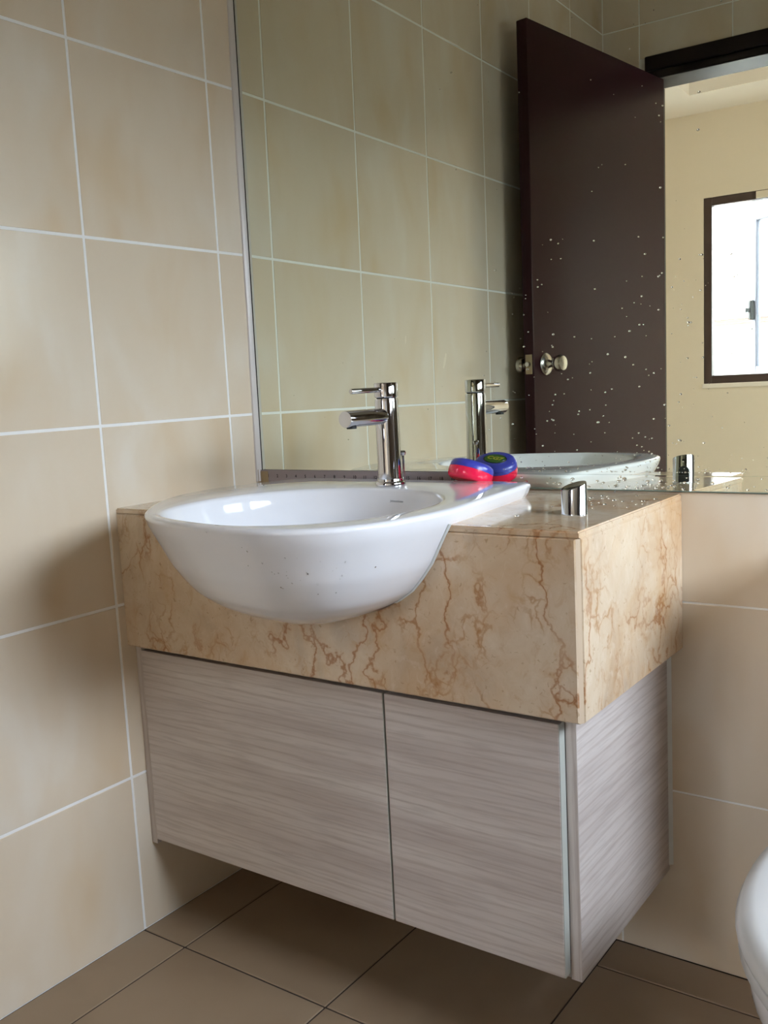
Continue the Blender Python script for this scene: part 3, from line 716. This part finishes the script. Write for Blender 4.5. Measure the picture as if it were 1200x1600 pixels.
# ------------------------------------------------------------------ toilet
toi = thing('toilet', (1.325, -0.33, 0.0), 'white ceramic toilet with closed seat, half cut off at the right edge', 'toilet')
TCX = 1.325
def oval_ring(cy, a, b, z, n=56, flat=0.0):
    out = []
    for i in range(n):
        t_ = 2 * PI * i / n; x = math.cos(t_); y = math.sin(t_)
        bb = b if y < 0 else b * (1 - flat)
        out.append(Vector((TCX + a * math.copysign(abs(x) ** .9, x), cy + bb * math.copysign(abs(y) ** .95, y), z)))
    return out
bm = bmesh.new()
prof = [(-.36, .118, .255, .0), (-.36, .118, .255, .012), (-.36, .108, .245, .05), (-.365, .105, .235, .12), (-.38, .118, .235, .19), (-.40, .145, .238, .26), (-.42, .168, .243, .32), (-.43, .179, .246, .355), (-.43, .181, .248, .378), (-.43, .176, .243, .386), (-.43, .13, .20, .386)]
rings(bm, [oval_ring(c, a, b, z) for c, a, b, z in prof]); finish('bowl', bm, M['ceramic'], toi, 50)
bm = bmesh.new(); rings(bm, [oval_ring(-.43, a, b, z) for a, b, z in ((.176, .246, .3895), (.186, .256, .392), (.190, .260, .398), (.188, .258, .408), (.18, .25, .4105))]); finish('seat', bm, M['toilet_plastic'], toi, 50)
bm = bmesh.new(); rings(bm, [oval_ring(-.43, a, b, z) for a, b, z in ((.182, .252, .413), (.191, .261, .415), (.193, .263, .422), (.188, .258, .434), (.172, .242, .443), (.13, .19, .449), (.05, .08, .452))]); finish('lid', bm, M['toilet_plastic'], toi, 50)
for bx in (-.15, .15):
    finish('bumper', bbox((TCX + bx * .95 - .008, -.56, .3862), (TCX + bx * .95 + .008, -.545, .3895), .001, 1), M['dark'], toi)
bm = bmesh.new(); box(bm, (TCX - .19, -.195, .385), (TCX + .19, -.004, .735), .02, 3); finish('cistern', bm, M['ceramic'], toi, 40)
bm = bmesh.new(); box(bm, (TCX - .198, -.203, .736), (TCX + .198, -.003, .765), .01, 3); tk = finish('cistern_lid', bm, M['ceramic'], toi, 40)
bm = bmesh.new(); lathe(bm, (TCX, -.1, .765), (0, 0, 1), [(.001, 0), (.022, 0), (.022, .004), (.019, .006), (.001, .006)], 28); finish('flush_button', bm, M['chrome'], tk, 40)

# ------------------------------------------------------------------ water drops
def drop(bm, c, nrm, rx, rz, h, up=(0, 0, 1)):
    nrm = Vector(nrm).normalized(); up = Vector(up); up = (up - nrm * up.dot(nrm)).normalized(); s = up.cross(nrm); c = Vector(c)
    rs = [[c + (s * math.cos(2 * PI * i / 8) * rx + up * math.sin(2 * PI * i / 8) * rz) * k + nrm * h * q for i in range(8)] for k, q in ((1.0, .0), (.86, .5), (.45, .92))]
    rings(bm, rs)
rnd = random.Random(11)
bm = bmesh.new()
clusters = [(0.97, 0.86, .12, .012, 60), (0.80, 0.865, .16, .012, 70), (0.93, 1.17, .05, .03, 26), (0.63, 1.12, .05, .09, 26), (0.90, 1.05, .05, .12, 40), (0.72, 0.95, .09, .08, 60), (0.88, 1.42, .03, .08, 10), (1.05, 1.0, .12, .08, 30), (0.75, 1.25, .16, .25, 40), (0.35, 0.95, .25, .06, 14), (0.86, 0.90, .1, .03, 40)]
for x0, z0, sx, sz, n_ in clusters:
    for _ in range(n_):
        x, z = rnd.gauss(x0, sx), abs(rnd.gauss(z0, sz)); z = max(z, .8565)
        if x < .05 or x > 1.6 or z > 1.75: continue
        r = rnd.choice((.0006, .0007, .0009, .0012, .0016)) * rnd.uniform(.8, 1.2)
        drop(bm, mface(x, z, -.00005), (MY, -1, MT), r * rnd.uniform(1.0, 1.7), r, r * .75)
for _ in range(70):
    x, z = rnd.uniform(.62, 1.15), rnd.uniform(.8285, .849)
    r = rnd.choice((.001, .0015, .002, .0025)); drop(bm, mface(x, z, -.0005), (MY, -1, MT), r * 1.5, r, r * .7)
tag(finish('mirror_drops', bm, M['water'], None, 60), 'scattered water drops on the lower right of the mirror', 'water drops', None, 'stuff')
bm = bmesh.new()
for _ in range(34):
    x, y = rnd.uniform(.77, .90), rnd.uniform(-.20, -.03); r = rnd.choice((.0015, .002, .003))
    drop(bm, (x, y, ZT + .00005), (0, 0, 1), r * 1.4, r, r * .6, (0, 1, 0))
for x, y, r in ((.77, -.30, .004), (.86, -.262, .002), (.862, -.268, .0022)): drop(bm, (x, y, ZT + .00005), (0, 0, 1), r, r * .8, r * .5, (0, 1, 0))
tag(finish('counter_drops', bm, M['water'], None, 60), 'water drops on the marble behind the chrome tube', 'water drops', None, 'stuff')

# drops splashed on the front of the bowl
bm = bmesh.new(); dg = bpy.context.evaluated_depsgraph_get(); dg.update()
for _ in range(30):
    o_ = Vector((rnd.gauss(.66, .16), -1.0, rnd.gauss(.765, .05)))
    ok, hp, hn, _i = basin.ray_cast(o_ - lo, (Vector((.58, -.40, .79)) - o_).normalized())
    if not ok: continue
    hn = hn if hn.y < 0 else -hn; q = rnd.choice((.0007, .0009, .0013))
    drop(bm, hp + lo + hn * .00003, hn, q, q * 1.2, q * .7)
tag(finish('basin_drops', bm, M['water'], None, 60), 'small water drops splashed on the front of the white bowl', 'water drops', None, 'stuff')
